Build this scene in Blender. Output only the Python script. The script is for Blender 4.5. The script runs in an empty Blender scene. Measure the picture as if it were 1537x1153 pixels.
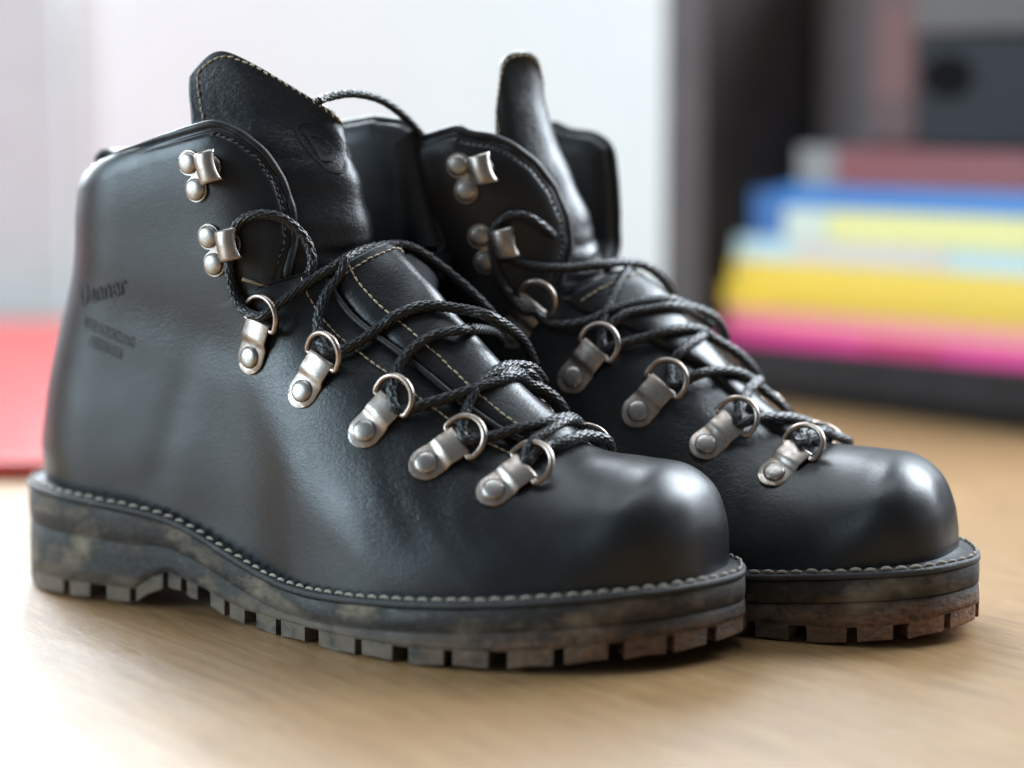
import bpy, bmesh, math, random
import numpy as np
from mathutils import Vector, Matrix
random.seed(7)
scene = bpy.context.scene
COL = scene.collection
# ------------------------------------------------------------------ camera, light, exposure
cam_d = bpy.data.cameras.new("camera"); cam = bpy.data.objects.new("camera", cam_d); COL.objects.link(cam)
cam.location = (0, 0, .1995); cam.rotation_euler = (math.radians(90-7.40), 0, 0)
cam_d.sensor_width = 36; cam_d.lens = 75.63; cam_d.clip_start = .05; cam_d.clip_end = 50
cam_d.dof.use_dof = True; cam_d.dof.focus_distance = .812; cam_d.dof.aperture_fstop = 2.8; cam_d.dof.aperture_blades = 0
scene.camera = cam
scene.render.resolution_x = 1024; scene.render.resolution_y = 768
scene.view_settings.view_transform = 'Standard'; scene.view_settings.look = 'None'
scene.view_settings.exposure = 0.0; scene.view_settings.gamma = 1
world = bpy.data.worlds.new("World"); scene.world = world; world.use_nodes = True
world.node_tree.nodes['Background'].inputs[0].default_value = (.8, .9, 1, 1)
world.node_tree.nodes['Background'].inputs[1].default_value = .16
def area(name, loc, target, sx, sy, power, col):
    l = bpy.data.lights.new(name, 'AREA'); l.shape = 'RECTANGLE'; l.size = sx; l.size_y = sy; l.energy = power; l.color = col
    o = bpy.data.objects.new(name, l); COL.objects.link(o); o.location = loc
    o.rotation_euler = (Vector(target)-Vector(loc)).to_track_quat('-Z', 'Y').to_euler()
    return o
area('window_light_back', (-.76, 1.975, .96), (-.76, -2, .9), 1.6, 1.3, 150, (.84, .92, 1))
area('window_light_right', (1.30, 1.72, 1.02), (.05, .8, .12), 1.2, 1.2, 125, (.82, .91, 1))
area('window_light_left', (-1.9, .35, .58), (-.1, .9, .1), 1.2, .9, 48, (.68, .87, 1))
area('wall_fill_light', (-.3, .9, 2.3), (-.2, 2.0, .3), 2.2, .8, 30, (.84, .93, 1))  # unseen fill lamp, added only to brighten the back wall

# ------------------------------------------------------------------ helpers
def nmat(name):
    m = bpy.data.materials.new(name); m.use_nodes = True
    nt = m.node_tree; b = nt.nodes['Principled BSDF']
    return m, nt, b
def N(nt, t, **k):
    n = nt.nodes.new(t)
    for a, v in k.items():
        if a in n.inputs: n.inputs[a].default_value = v
        else: setattr(n, a, v)
    return n
def L(nt, a, b): nt.links.new(a, b)
def ramp(nt, fac, stops, interp='LINEAR'):
    r = N(nt, 'ShaderNodeValToRGB'); r.color_ramp.interpolation = interp
    e = r.color_ramp.elements
    while len(e) < len(stops): e.new(.5)
    for x, (p, c) in zip(e, stops):
        x.position = p; x.color = c if len(c) == 4 else (*c, 1)
    if fac is not None: L(nt, fac, r.inputs[0])
    return r
def noise(nt, vec, scale, detail=4, rough=.55, dist=0.0):
    n = N(nt, 'ShaderNodeTexNoise'); n.inputs['Scale'].default_value = scale; n.inputs['Detail'].default_value = detail
    n.inputs['Roughness'].default_value = rough; n.inputs['Distortion'].default_value = dist
    L(nt, vec, n.inputs['Vector']); return n
def mapping(nt, vec, scale=(1, 1, 1), rot=(0, 0, 0), loc=(0, 0, 0)):
    m = N(nt, 'ShaderNodeMapping'); m.inputs['Scale'].default_value = scale; m.inputs['Rotation'].default_value = rot; m.inputs['Location'].default_value = loc
    L(nt, vec, m.inputs[0]); return m.outputs[0]
def bump(nt, h, dist, strength=1.0, prev=None):
    b = N(nt, 'ShaderNodeBump'); b.inputs['Distance'].default_value = dist; b.inputs['Strength'].default_value = strength
    L(nt, h, b.inputs['Height'])
    if prev is not None: L(nt, prev, b.inputs['Normal'])
    return b.outputs[0]
def mix(nt, fac, a, b):
    m = N(nt, 'ShaderNodeMix'); m.data_type = 'RGBA'
    for s, v in ((m.inputs[0], fac), (m.inputs[6], a), (m.inputs[7], b)):
        if hasattr(v, 'links') or hasattr(v, 'is_linked'): L(nt, v, s)
        else: s.default_value = v if not isinstance(v, tuple) or len(v) == 4 else (*v, 1)
    return m.outputs[2]
def mth(nt, op, a, b=None, clamp=False):
    m = N(nt, 'ShaderNodeMath'); m.operation = op; m.use_clamp = clamp
    for s, v in ((m.inputs[0], a), (m.inputs[1], b)):
        if v is None: continue
        if hasattr(v, 'is_linked'): L(nt, v, s)
        else: s.default_value = v
    return m.outputs[0]
def texco(nt): return N(nt, 'ShaderNodeTexCoord').outputs['Object']

def leather(name, base=(.006, .0068, .0085), rough=.35, crease=1.0, spec=.5):
    m, nt, b = nmat(name); co = texco(nt)
    at = N(nt, 'ShaderNodeAttribute', attribute_name='crease').outputs['Fac']
    grain = N(nt, 'ShaderNodeTexVoronoi'); grain.inputs['Scale'].default_value = 1150; grain.feature = 'SMOOTH_F1'
    L(nt, mapping(nt, co, (1, 1, 1.2)), grain.inputs['Vector'])
    g2 = noise(nt, co, 420, 5, .6)
    cr = noise(nt, mapping(nt, co, (1.0, 1.0, 1.5), (0, .5, 0)), 420, 5, .62, 1.2)
    cr2 = noise(nt, mapping(nt, co, (1.0, .5, .3), (0, .6, .2)), 95, 4, .6, 1.5)
    soft = noise(nt, co, 38, 3, .5)
    nrm = bump(nt, soft.outputs[0], .0009, .25)
    rd = ramp(nt, cr2.outputs[0], [(.42, (0, 0, 0)), (.5, (1, 1, 1)), (.58, (0, 0, 0))])
    nrm = bump(nt, mth(nt, 'MULTIPLY', rd.outputs[0], at), .0004*crease, -.5, nrm)
    nrm = bump(nt, mth(nt, 'MULTIPLY', cr.outputs[0], mth(nt, 'ADD', at, .05)), .00038*crease, .65, nrm)
    nrm = bump(nt, g2.outputs[0], .00010, .45, nrm)
    nrm = bump(nt, grain.outputs['Distance'], .00012, .22, nrm)
    L(nt, nrm, b.inputs['Normal'])
    wear = noise(nt, co, 22, 5, .6)
    col = ramp(nt, wear.outputs[0], [(.3, tuple(c*.85 for c in base)), (.7, tuple(c*1.25 for c in base))])
    dust = noise(nt, co, 900, 2, .5)
    dsp = ramp(nt, dust.outputs[0], [(.74, (0, 0, 0)), (.8, (1, 1, 1))])
    L(nt, mix(nt, mth(nt, 'MULTIPLY', dsp.outputs[0], .22), col.outputs[0], (.16, .155, .15)), b.inputs['Base Color'])
    rr = ramp(nt, noise(nt, co, 60, 6, .65).outputs[0], [(.3, (rough-.02,)*3), (.7, (rough+.08,)*3)])
    L(nt, rr.outputs[0], b.inputs['Roughness'])
    b.inputs['Specular IOR Level'].default_value = spec
    return m
M = {}
M['leather'] = leather('black_leather')
M['tongue'] = leather('tongue_leather', (.007, .0075, .0095), .33, 1.0, .55)
M['lining'] = leather('lining_leather', (.007, .0075, .009), .40, .3)
M['edge'] = leather('edge_leather', (.011, .011, .012), .45, .6, .4)
def simple(name, base, rough, metal=0, nscale=300, var=.25, bd=.0001, spec=.5):
    m, nt, b = nmat(name); co = texco(nt); n = noise(nt, co, nscale, 5, .6)
    c = ramp(nt, n.outputs[0], [(.3, tuple(x*(1-var) for x in base)), (.7, tuple(min(1, x*(1+var)) for x in base))])
    L(nt, c.outputs[0], b.inputs['Base Color']); b.inputs['Roughness'].default_value = rough; b.inputs['Metallic'].default_value = metal
    b.inputs['Specular IOR Level'].default_value = spec
    if bd: L(nt, bump(nt, n.outputs[0], bd, .6), b.inputs['Normal'])
    return m
def metal(name, base, edge, rough):
    m, nt, b = nmat(name); co = texco(nt)
    n = noise(nt, co, 260, 6, .65); br = noise(nt, mapping(nt, co, (1, 1, 6)), 900, 3, .6)
    c = ramp(nt, n.outputs[0], [(.32, edge), (.6, base)])
    L(nt, c.outputs[0], b.inputs['Base Color']); b.inputs['Metallic'].default_value = 1
    r = ramp(nt, n.outputs[0], [(.3, (rough+.12,)*3), (.7, (rough-.04,)*3)]); L(nt, r.outputs[0], b.inputs['Roughness'])
    L(nt, bump(nt, br.outputs[0], .00005, .5, bump(nt, n.outputs[0], .00012, .5)), b.inputs['Normal'])
    return m
M['plate'] = metal('antique_nickel', (.43, .385, .35), (.27, .205, .16), .38)
M['rivet'] = metal('rivet_metal', (.42, .395, .37), (.26, .23, .205), .36)
M['ring'] = metal('ring_metal', (.38, .32, .28), (.25, .18, .14), .28)
M['thread'] = simple('beige_thread', (.42, .35, .24), .75, 0, 2500, .35, .0001)
M['welt_thread'] = simple('welt_thread', (.27, .25, .205), .85, 0, 2200, .35, .0001)
M['dark_thread'] = simple('dark_thread', (.012, .012, .013), .6, 0, 2500, .3, .0001)
def lace_mat():
    m, nt, b = nmat('braided_lace')
    at = N(nt, 'ShaderNodeAttribute', attribute_name='braid').outputs['Fac']
    co = texco(nt); n = noise(nt, co, 2600, 3, .6)
    c = ramp(nt, at, [(.3, (.002, .0022, .0025)), (.95, (.014, .016, .020))])
    L(nt, c.outputs[0], b.inputs['Base Color']); b.inputs['Roughness'].default_value = .38
    b.inputs['Sheen Weight'].default_value = .08; b.inputs['Sheen Roughness'].default_value = .4
    L(nt, bump(nt, n.outputs[0], .00012, .6), b.inputs['Normal'])
    return m
M['lace'] = lace_mat()
def rubber(name, mud, mudx):
    m, nt, b = nmat(name); co = texco(nt)
    n1 = noise(nt, mapping(nt, co, (1, 1, 1.8)), 34, 5, .6, .2); n2 = noise(nt, co, 420, 5, .7); n3 = noise(nt, mapping(nt, co, (1, 1, 3)), 130, 5, .65)
    c = ramp(nt, n1.outputs[0], [(.40, (.009, .0085, .008)), (.52, (.022, .0195, .0165)), (.58, (.08, .064, .046)), (.70, (.19, .155, .11))])
    c2 = mix(nt, mth(nt, 'MULTIPLY', ramp(nt, n2.outputs[0], [(.5, (0, 0, 0)), (.72, (1, 1, 1))]).outputs[0], .22), c.outputs[0], (.16, .14, .115))
    # pale scuffing gathers on the tread edge
    zs = N(nt, 'ShaderNodeSeparateXYZ'); L(nt, co, zs.inputs[0])
    zr = N(nt, 'ShaderNodeMapRange'); L(nt, zs.outputs[2], zr.inputs[0]); zr.inputs[1].default_value = .014; zr.inputs[2].default_value = .005
    n4 = noise(nt, co, 75, 5, .65)
    c2 = mix(nt, mth(nt, 'MULTIPLY', zr.outputs[0], ramp(nt, n4.outputs[0], [(.36, (0, 0, 0)), (.56, (.95, .95, .95))]).outputs[0]), c2, (.125, .094, .064))
    # dried earth clinging to the tread
    x = N(nt, 'ShaderNodeSeparateXYZ'); L(nt, co, x.inputs[0])
    mx = N(nt, 'ShaderNodeMapRange'); L(nt, x.outputs[0], mx.inputs[0]); mx.inputs[1].default_value = mudx; mx.inputs[2].default_value = mudx+.07
    mz = N(nt, 'ShaderNodeMapRange'); L(nt, x.outputs[2], mz.inputs[0]); mz.inputs[1].default_value = .019; mz.inputs[2].default_value = .009
    mm = mth(nt, 'MULTIPLY', mx.outputs[0], mz.outputs[0])
    mk = mth(nt, 'MULTIPLY', mm, ramp(nt, n3.outputs[0], [(.36, (.12, .12, .12)), (.52, (1, 1, 1))]).outputs[0])
    c3 = mix(nt, mth(nt, 'MULTIPLY', mk, mud), c2, ramp(nt, n2.outputs[0], [(.3, (.15, .055, .020)), (.7, (.46, .21, .095))]).outputs[0])
    L(nt, c3, b.inputs['Base Color'])
    L(nt, ramp(nt, n1.outputs[0], [(.3, (.5,)*3), (.6, (.85,)*3)]).outputs[0], b.inputs['Roughness'])
    nr = bump(nt, n2.outputs[0], .0003, .6, bump(nt, n3.outputs[0], .0006, .5))
    L(nt, bump(nt, mth(nt, 'MULTIPLY', mk, n2.outputs[0]), .004*mud, .7, nr), b.inputs['Normal'])
    return m
M['rubber_near'] = rubber('worn_rubber', .45, .22)
M['rubber_far'] = rubber('muddy_rubber', 1.0, .245)
def welt_mat():
    m, nt, b = nmat('welt_leather'); co = texco(nt)
    n1 = noise(nt, co, 130, 6, .65); n2 = noise(nt, co, 1200, 4, .7)
    c = ramp(nt, n1.outputs[0], [(.35, (.010, .011, .012)), (.62, (.030, .031, .033)), (.8, (.12, .115, .105))])
    L(nt, c.outputs[0], b.inputs['Base Color']); b.inputs['Roughness'].default_value = .55
    L(nt, bump(nt, n2.outputs[0], .0005, .8, bump(nt, n1.outputs[0], .0006, .5)), b.inputs['Normal'])
    return m
M['welt'] = welt_mat()

def obj(name, V, F, mat, parent=None, smooth=True, scale=.01, uvattr=None):
    me = bpy.data.meshes.new(name)
    V = np.asarray(V, float)*scale
    me.from_pydata(V.tolist(), [], [tuple(f) for f in F]); me.update()
    if smooth: me.polygons.foreach_set('use_smooth', [True]*len(me.polygons))
    if mat is not None: me.materials.append(mat)
    if uvattr:
        for k, a in uvattr.items():
            at = me.attributes.new(k, 'FLOAT', 'POINT'); at.data.foreach_set('value', np.asarray(a, float).ravel())
    o = bpy.data.objects.new(name, me); COL.objects.link(o)
    if parent: o.parent = parent
    return o
def share(o, parent=None, mw=None):
    c = o.copy(); COL.objects.link(c)
    if parent: c.parent = parent
    if mw is not None: c.matrix_local = mw
    return c
def tag(o, label=None, cat=None, group=None, kind=None):
    if label: o['label'] = label
    if cat: o['category'] = cat
    if group: o['group'] = group
    if kind: o['kind'] = kind
    return o
def empty(name, loc=(0, 0, 0), rz=0):
    o = bpy.data.objects.new(name, None); COL.objects.link(o); o.location = loc; o.rotation_euler = (0, 0, rz); o.empty_display_size = .05
    return o
def gridF(r, c, cyc=False, flip=False):
    F = []
    for i in range(r-1):
        for j in range(c if cyc else c-1):
            a, b = i*c+j, i*c+(j+1) % c
            q = (a, b, b+c, a+c); F.append(q[::-1] if flip else q)
    return F
def frames(C):
    """parallel transport frames along a curve"""
    T = np.gradient(C, axis=0); T /= np.linalg.norm(T, axis=1)[:, None]
    n = np.cross(T[0], [0, 0, 1.]); 
    if np.linalg.norm(n) < .1: n = np.cross(T[0], [1., 0, 0])
    n /= np.linalg.norm(n); Ns = [n]
    for i in range(1, len(C)):
        n = Ns[-1]-T[i]*np.dot(Ns[-1], T[i]); Ns.append(n/np.linalg.norm(n))
    Ns = np.array(Ns); return T, Ns, np.cross(T, Ns)
def tube(C, r, k=10, caps=True):
    C = np.asarray(C, float); T, A, B = frames(C); r = np.broadcast_to(r, (len(C),))
    a = np.linspace(0, 2*np.pi, k, endpoint=False)
    V = C[:, None]+r[:, None, None]*(np.cos(a)[None, :, None]*A[:, None]+np.sin(a)[None, :, None]*B[:, None])
    F = gridF(len(C), k, True); V = V.reshape(-1, 3)
    if caps: F += [tuple(range(k))[::-1], tuple(range((len(C)-1)*k, len(C)*k))]
    return V, F
def join(parts):
    V, F, o = [], [], 0
    for v, f in parts:
        V.append(np.asarray(v)); F += [tuple(i+o for i in q) for q in f]; o += len(v)
    return np.vstack(V), F
def boxm(x0, x1, y0, y1, z0, z1):
    V = [(x, y, z) for x in (x0, x1) for y in (y0, y1) for z in (z0, z1)]
    return np.array(V, float), [(0, 1, 3, 2), (4, 6, 7, 5), (0, 4, 5, 1), (2, 3, 7, 6), (0, 2, 6, 4), (1, 5, 7, 3)]
def bevel(o, w, seg=2, ang=35):
    m = o.modifiers.new('bevel', 'BEVEL'); m.width = w; m.segments = seg; m.limit_method = 'ANGLE'; m.angle_limit = math.radians(ang)
    return o
# ------------------------------------------------------------------ boot shape (numbers in cm)
# local frame of a boot: u forward from the heel, v sideways, w up
def catmull(P, n, closed=False):
    P = np.asarray(P, float); N = len(P)
    segs = N if closed else N-1
    t = np.linspace(0, segs, n, endpoint=not closed)
    i = np.minimum(t.astype(int), segs-1); f = (t-i)[:, None]
    if closed: a, b, c, d = P[(i-1) % N], P[i % N], P[(i+1) % N], P[(i+2) % N]
    else: a, b, c, d = P[np.maximum(i-1, 0)], P[i], P[i+1], P[np.minimum(i+2, N-1)]
    return .5*((2*b)+(c-a)*f+(2*a-5*b+4*c-d)*f**2+(3*b-a-3*c+d)*f**3)
def arclen(P):
    return np.concatenate([[0], np.cumsum(np.linalg.norm(np.diff(P, axis=0), axis=1))])
def resample(P, n):
    s = arclen(P); t = np.linspace(0, s[-1], n)
    return np.stack([np.interp(t, s, P[:, k]) for k in range(P.shape[1])], 1)

_LUT = {}
def smi(x, xs, ys, sig=.9):
    """interpolation without kinks"""
    k = (tuple(xs), tuple(ys), sig)
    if k not in _LUT:
        X = np.arange(min(xs)-6, max(xs)+6, .05); Y = np.interp(X, xs, ys); n = int(sig*4/.05); G = np.exp(-.5*(np.arange(-n, n+1)*.05/sig)**2); G /= G.sum()
        _LUT[k] = (X, np.convolve(np.pad(Y, n, 'edge'), G, 'valid'))
    return np.interp(x, *_LUT[k])
class Shape:
    """side = +1: the side seen by the camera is the outer side (near boot), -1: the inner side."""
    def __init__(S, side, toe_dh=0.0, collar_dh=0.0, toe_du=0.0):
        S.side = side; S.dh = collar_dh
        far_front = [(13.7,24),(14.5,20.0),(14.9,18.0),(15.2,16.2),(15.6,14.5),(16.4,13.1),(17.8,12.1),(19.2,10.55),(20.6,9.2),(22.2,7.85),(24.2,6.85),(27.3,6.75),(28.6,6.6),(29.6,5.9),(30.15,4.85),(30.38,3.7),(30.4,2.4),(30.4,0)]
        S.front = np.array(far_front if side < 0 else [(14.0,24),(14.9,20.0),(15.3,18.0),(15.8,16.2),(16.4,15.25),(17.2,14.5),(18.5,13.45),(20,12.1),(22,10.15),(24,8.45),(26,7.35+toe_dh*.6),(27.8,7.1+toe_dh),(29.2,6.9),(30.2,6.15),(30.72,5.0),(30.9,3.8),(30.9,2.4),(30.9,0)])
        S.back = np.array([(3.5,24),(3.48,22),(3.44,20.3),(3.36,18.7),(3.22,17.1),(3.05,15.7),(2.88,14.3),(2.55,13.0),(1.95,11.4),(1.3,9.4),(.9,7.6),(.65,6.0),(.72,4.8),(.8,3.0),(.8,0)])
        S.fl = catmull(S.front, 420); S.bl = catmull(S.back, 300)
        S.fw = S.front[:, 1]
        k = np.linspace(0, 1, len(S.front)); kk = np.linspace(0, 1, len(S.fl))
        RR = [4.6,4.6,4.6,4.8,5.2,6.0,7.0,7.2,7.2,6.8,5.6,4.8,4.6,4.6,4.8,5.0,5.0,5.0]
        PP = [2,2,2,2,1.8,1.6,1.5,1.5,1.5,1.6,1.8,2.0,2.3,2.4,2.4,2.4,2.4,2.4]
        if side < 0: RR = [min(r, 5.4) for r in RR]; PP = [max(p, 1.8) for p in PP]
        S.R = np.interp(kk, k, RR); S.P = np.interp(kk, k, PP)
        S.gu = np.arange(-3, 36, .12); S.gw = np.arange(-1, 25, .12)
        U, W = np.meshgrid(S.gu, S.gw, indexing='ij'); pts = np.stack([U.ravel(), W.ravel()], 1)
        S.df, iF = S.sdist(pts, S.fl, +1); S.db, _ = S.sdist(pts, S.bl, -1)
        sh = U.shape
        S.df = S.df.reshape(sh); S.db = S.db.reshape(sh)
        S.Rg = S.R[iF].reshape(sh); S.Pg = S.P[iF].reshape(sh)
        for F_ in (S.df, S.db):
            k_ = np.clip((F_-1.3)/1.6, 0, 1); o_ = F_.copy()
            for _ in range(170): F_[1:-1, 1:-1] += k_[1:-1, 1:-1]*.45*((F_[2:, 1:-1]+F_[:-2, 1:-1]+F_[1:-1, 2:]+F_[1:-1, :-2])/4-F_[1:-1, 1:-1])
        if side < 0:
            S.FMK = S.FMK.copy(); S.FMK[:, 1] -= np.interp(np.arange(len(S.FMK)), [0, 2, 3, 5, 9, 11, 13], [0, .2, .8, 1.2, 1.2, .6, .2])
        for _ in range(40):
            for G in (S.Rg, S.Pg):
                G[1:-1, 1:-1] = (G[1:-1, 1:-1]*2+G[2:, 1:-1]+G[:-2, 1:-1]+G[1:-1, 2:]+G[1:-1, :-2])/6
    @staticmethod
    def sdist(pts, L, sgn):
        a = L[:-1]; d = L[1:]-a; dd = (d*d).sum(1)
        best = np.full(len(pts), 1e9); idx = np.zeros(len(pts), int); sg = np.ones(len(pts))
        for c0 in range(0, len(pts), 4000):
            q = pts[c0:c0+4000, None]-a[None]
            t = np.clip((q*d[None]).sum(2)/dd, 0, 1)
            r = q-t[..., None]*d[None]; D = (r*r).sum(2); i = D.argmin(1); j = np.arange(len(i))
            best[c0:c0+4000] = np.sqrt(D[j, i]); idx[c0:c0+4000] = i
            cr = d[i, 0]*q[j, i, 1]-d[i, 1]*q[j, i, 0]
            sg[c0:c0+4000] = np.where(cr < 0, 1, -1)
        return best*sg*sgn, idx
    def lut(S, G, u, w):
        x = np.clip((u-S.gu[0])/.12, 0, len(S.gu)-1.001); y = np.clip((w-S.gw[0])/.12, 0, len(S.gw)-1.001)
        i = x.astype(int); j = y.astype(int); fx = x-i; fy = y-j
        return (G[i, j]*(1-fx)+G[i+1, j]*fx)*(1-fy)+(G[i, j+1]*(1-fx)+G[i+1, j+1]*fx)*fy
    def v0(S, u):      # centre line, in camera-side v
        o = smi(u, [0, 10, 14, 20, 24, 27, 31], [0, 0, .15, .5, .1, -.4, -.9])
        return o*S.side
    def bottom(S, u): return S.lip(u)-.25
    def lip(S, u):     # top of the welt
        return smi(u, [0, 2, 5, 7, 8.5, 9.9, 11, 12, 13, 14, 15.5, 17, 18.5, 20, 24, 28, 31.5],
                            [4.45, 4.42, 4.28, 4.13, 3.95, 3.62, 3.25, 2.85, 2.55, 2.3, 2.08, 2.03, 2.1, 2.2, 2.48, 2.85, 3.1], .45)
    def A(S, u, w, vs):
        """half width; vs = sign of the side (+ camera side)"""
        u = np.asarray(u, float); w = np.asarray(w, float)
        sh = smi(w, [3, 4.6, 6, 8, 10, 12, 14, 17, 20], [3.3, 3.45, 3.6, 3.55, 3.5, 3.65, 3.85, 4.0, 4.05])
        outer = np.asarray(vs)*S.side > 0
        po = smi(u, [8, 10, 13, 16, 19, 22, 25, 28, 32], [3.4, 3.35, 3.6, 4.45, 5.0, 5.15, 4.95, 4.3, 4.1])
        pi = smi(u, [8, 10, 13, 16, 19, 22, 25, 28, 32], [3.3, 3.2, 3.45, 4.1, 4.6, 4.75, 4.65, 4.05, 3.8])
        ff = np.where(outer, po, pi)
        k = np.clip((u-9)/7, 0, 1); k = k*k*(3-2*k)
        kh = np.clip((13.5-w)/4, 0, 1); kh = kh*kh*(3-2*kh)
        return sh*(1-k*kh)+ff*k*kh
    def V(S, u, w, vs):
        df = S.lut(S.df, u, w); db = S.lut(S.db, u, w); R = S.lut(S.Rg, u, w); p = S.lut(S.Pg, u, w)
        x = np.clip(df/R, 0, 1); gf = (1-(1-x)**p)**(1/p)
        y = np.clip(db/4.2, 0, 1); gb = (1-(1-y)**2.1)**(1/2.1)
        return S.A(u, w, vs)*gf*gb
    def side_point(S, u, w, vs, off=0.0):
        """point on the upper at (u, w), on side vs, and its outward normal"""
        def P(u, w): return np.array([u, float(S.v0(u)+vs*S.V(np.array([u]), np.array([w]), vs)[0]), w])
        if vs < 0 and u < 14: return S.warp(np.array([P(u, w)]))[0]+np.array([0, -off-.05, 0]), np.array([.1, -.99, .1])
        p = P(u, w); a = P(u+.15, w)-P(u-.15, w); b = P(u, w+.15)-P(u, w-.15)
        n = np.cross(a, b); n /= np.linalg.norm(n)
        if n[1]*vs < 0: n = -n
        return p+n*off, n
    def warp(S, P):
        """the quarter away from the camera stands open on the near boot"""
        a = 1.0 if S.side > 0 else .25
        u, v, w = P[..., 0], P[..., 1], P[..., 2]
        sm = lambda x: np.clip(x, 0, 1)**2*(3-2*np.clip(x, 0, 1))
        k = sm((u-7.5)/6)*sm((w-11.5)/3)*sm((S.v0(u)-v)/2.5)*a
        k2 = sm((u-10)/3.5)*sm((w-11.8)/2.5)*sm((S.v0(u)-v)/1.6)*(1 if a == 1 else .8)
        Q = P.copy(); Q[..., 0] += 2.1*k; Q[..., 1] += (-4.35-v)*k2; return Q
    # fan of sections
    FMK = np.array([
     (14.9,20.0, 9,18.6, 3.2,17.1),(15.3,18, 9,16.8, 2.95,15.6),(15.8,16.2, 9,15, 2.8,14),(16.4,15.25, 9.2,13.2, 2.15,12.3),
     (17.2,14.5, 9.4,11.2, 1.4,9.8),(18.5,13.45, 9.6,9.2, .95,7.6),(20,12.1, 10,7.2, .7,5.5),(20.8,11.3, 11.5,5, 2.5,3.3),
     (21.6,10.5, 13.5,3.6, 6,3.3),(22.6,9.6, 16,2.6, 11,2.4),(24,8.45, 19,2.25, 16,1.5),(25.5,7.6, 22,2.35, 20,1.8),
     (27.2,7.15, 24.8,2.5, 23.6,2.1),(28.6,7.0, 26.5,2.6, 26,2.4),(29.6,6.6, 27.0,2.7, 26.9,2.5),(30.5,5.9, 27.0,2.75, 26.9,2.6),
     (31.1,4.8, 27.0,2.75, 26.9,2.6),(31.4,3.6, 27.0,2.75, 26.9,2.6),(31.5,2.75, 27.0,2.75, 26.9,2.6)])
    def fan(S, s):
        s = np.asarray(s, float); P = S.FMK; N = len(P)
        i = np.clip(s.astype(int), 0, N-2); f = (s-i)[:, None]
        a, b, c, d = P[np.maximum(i-1, 0)], P[i], P[i+1], P[np.minimum(i+2, N-1)]
        r = .5*((2*b)+(c-a)*f+(2*a-5*b+4*c-d)*f**2+(3*b-a-3*c+d)*f**3)
        return r
    def surf(S, s, phi):
        """s, phi arrays of one shape -> points (.., 3). phi=0 front, +90 deg = camera side, 180 = back/bottom"""
        sh = np.shape(s); s = np.ravel(s); phi = np.ravel(phi)
        r = S.fan(s); F = r[:, :2]; M = r[:, 2:4]; K = r[:, 4:6]
        c = np.cos(phi); sn = np.sin(phi)
        ax = np.where((c > 0)[:, None], (F-M)*c[:, None], (M-K)*c[:, None])
        lat = 4.2*sn
        vs = np.where(sn >= 0, 1, -1); vm = S.v0(M[:, 0])
        lo = np.zeros(len(s)); hi = np.full(len(s), 1.9)
        for _ in range(26):
            t = (lo+hi)/2
            u = M[:, 0]+ax[:, 0]*t; w = M[:, 1]+ax[:, 1]*t; v = vm+lat*t
            c0 = S.v0(u); side = np.where(v >= c0, 1, -1)
            ok = (np.abs(v-c0) < S.V(u, w, side)) & (w > S.bottom(u)-.001)
            lo = np.where(ok, t, lo); hi = np.where(ok, hi, t)
        t = (lo+hi)/2
        return np.stack([M[:, 0]+ax[:, 0]*t, vm+lat*t, M[:, 1]+ax[:, 1]*t], 1).reshape(sh+(3,))
    def edge_phi(S, s, vs):
        """angle at which the front edge of the quarter cuts section s"""
        wE = [12, 13.2, 13.6, 14.8, 16, 17.2, 18.2, 18.9, 19.2, 19.33, 20.5]; uE = [14.6, 14.6, 14.7, 14.9, 14.75, 14.35, 13.75, 12.9, 12.2, 11.2, 9.0]
        du = (1.3 if S.side > 0 else .7) if vs < 0 else 0.0
        ph = np.radians(np.linspace(2, 120, 237))
        out = []
        for x in np.atleast_1d(s):
            P = S.surf(np.full(ph.shape, x), ph*vs)
            g = P[:, 0]-np.interp(P[:, 2]-S.dh, wE, uE)-du
            if vs < 0: g = np.maximum(g, 2.5-np.abs(P[:, 1]-S.v0(P[:, 0])))
            i = np.where(g < 0)[0]
            i = i[0] if len(i) else 0
            out.append(ph[i] if i == 0 else ph[i-1]+(ph[i]-ph[i-1])*g[i-1]/(g[i-1]-g[i]))
        return np.array(out)
OUT_O = [(-.1,0),(.25,1.5),(1,2.6),(2.5,3.6),(4.5,4.05),(7,4.0),(10,3.8),(13,4.2),(16,5.1),(19,5.85),(22,6.1),(25,5.6),(27.5,4.6),(29.5,3.15),(31.0,1.3),(31.75,-.7)]
OUT_I = [(31.6,-2.0),(30.7,-3.5),(29.2,-4.5),(27,-5.05),(24,-5.25),(21,-5.0),(18,-4.5),(15,-4.0),(12,-3.7),(9,-3.75),(6,-3.95),(4,-3.9),(2.2,-3.4),(1,-2.6),(.25,-1.5)]
def outline(side, n=420, inset=0.0):
    P = np.array(OUT_O+OUT_I, float); P[:, 0] -= (.35 if side < 0 else .08)*np.clip((P[:, 0]-24)/6, 0, 1); P[:, 1] *= side
    C = catmull(P, n*4, True); C = resample(np.vstack([C, C[:1]]), n+1)[:-1]
    if inset:
        T = np.roll(C, -1, 0)-np.roll(C, 1, 0); T /= np.linalg.norm(T, axis=1)[:, None]
        N = np.stack([-T[:, 1], T[:, 0]], 1)*side*-1   # outward
        c = np.array([16, 0]); 
        sgn = np.sign(((C-c)*N).sum(1).mean()); C = C-N*sgn*inset
    return C
# ------------------------------------------------------------------ end of boot shape

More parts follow.
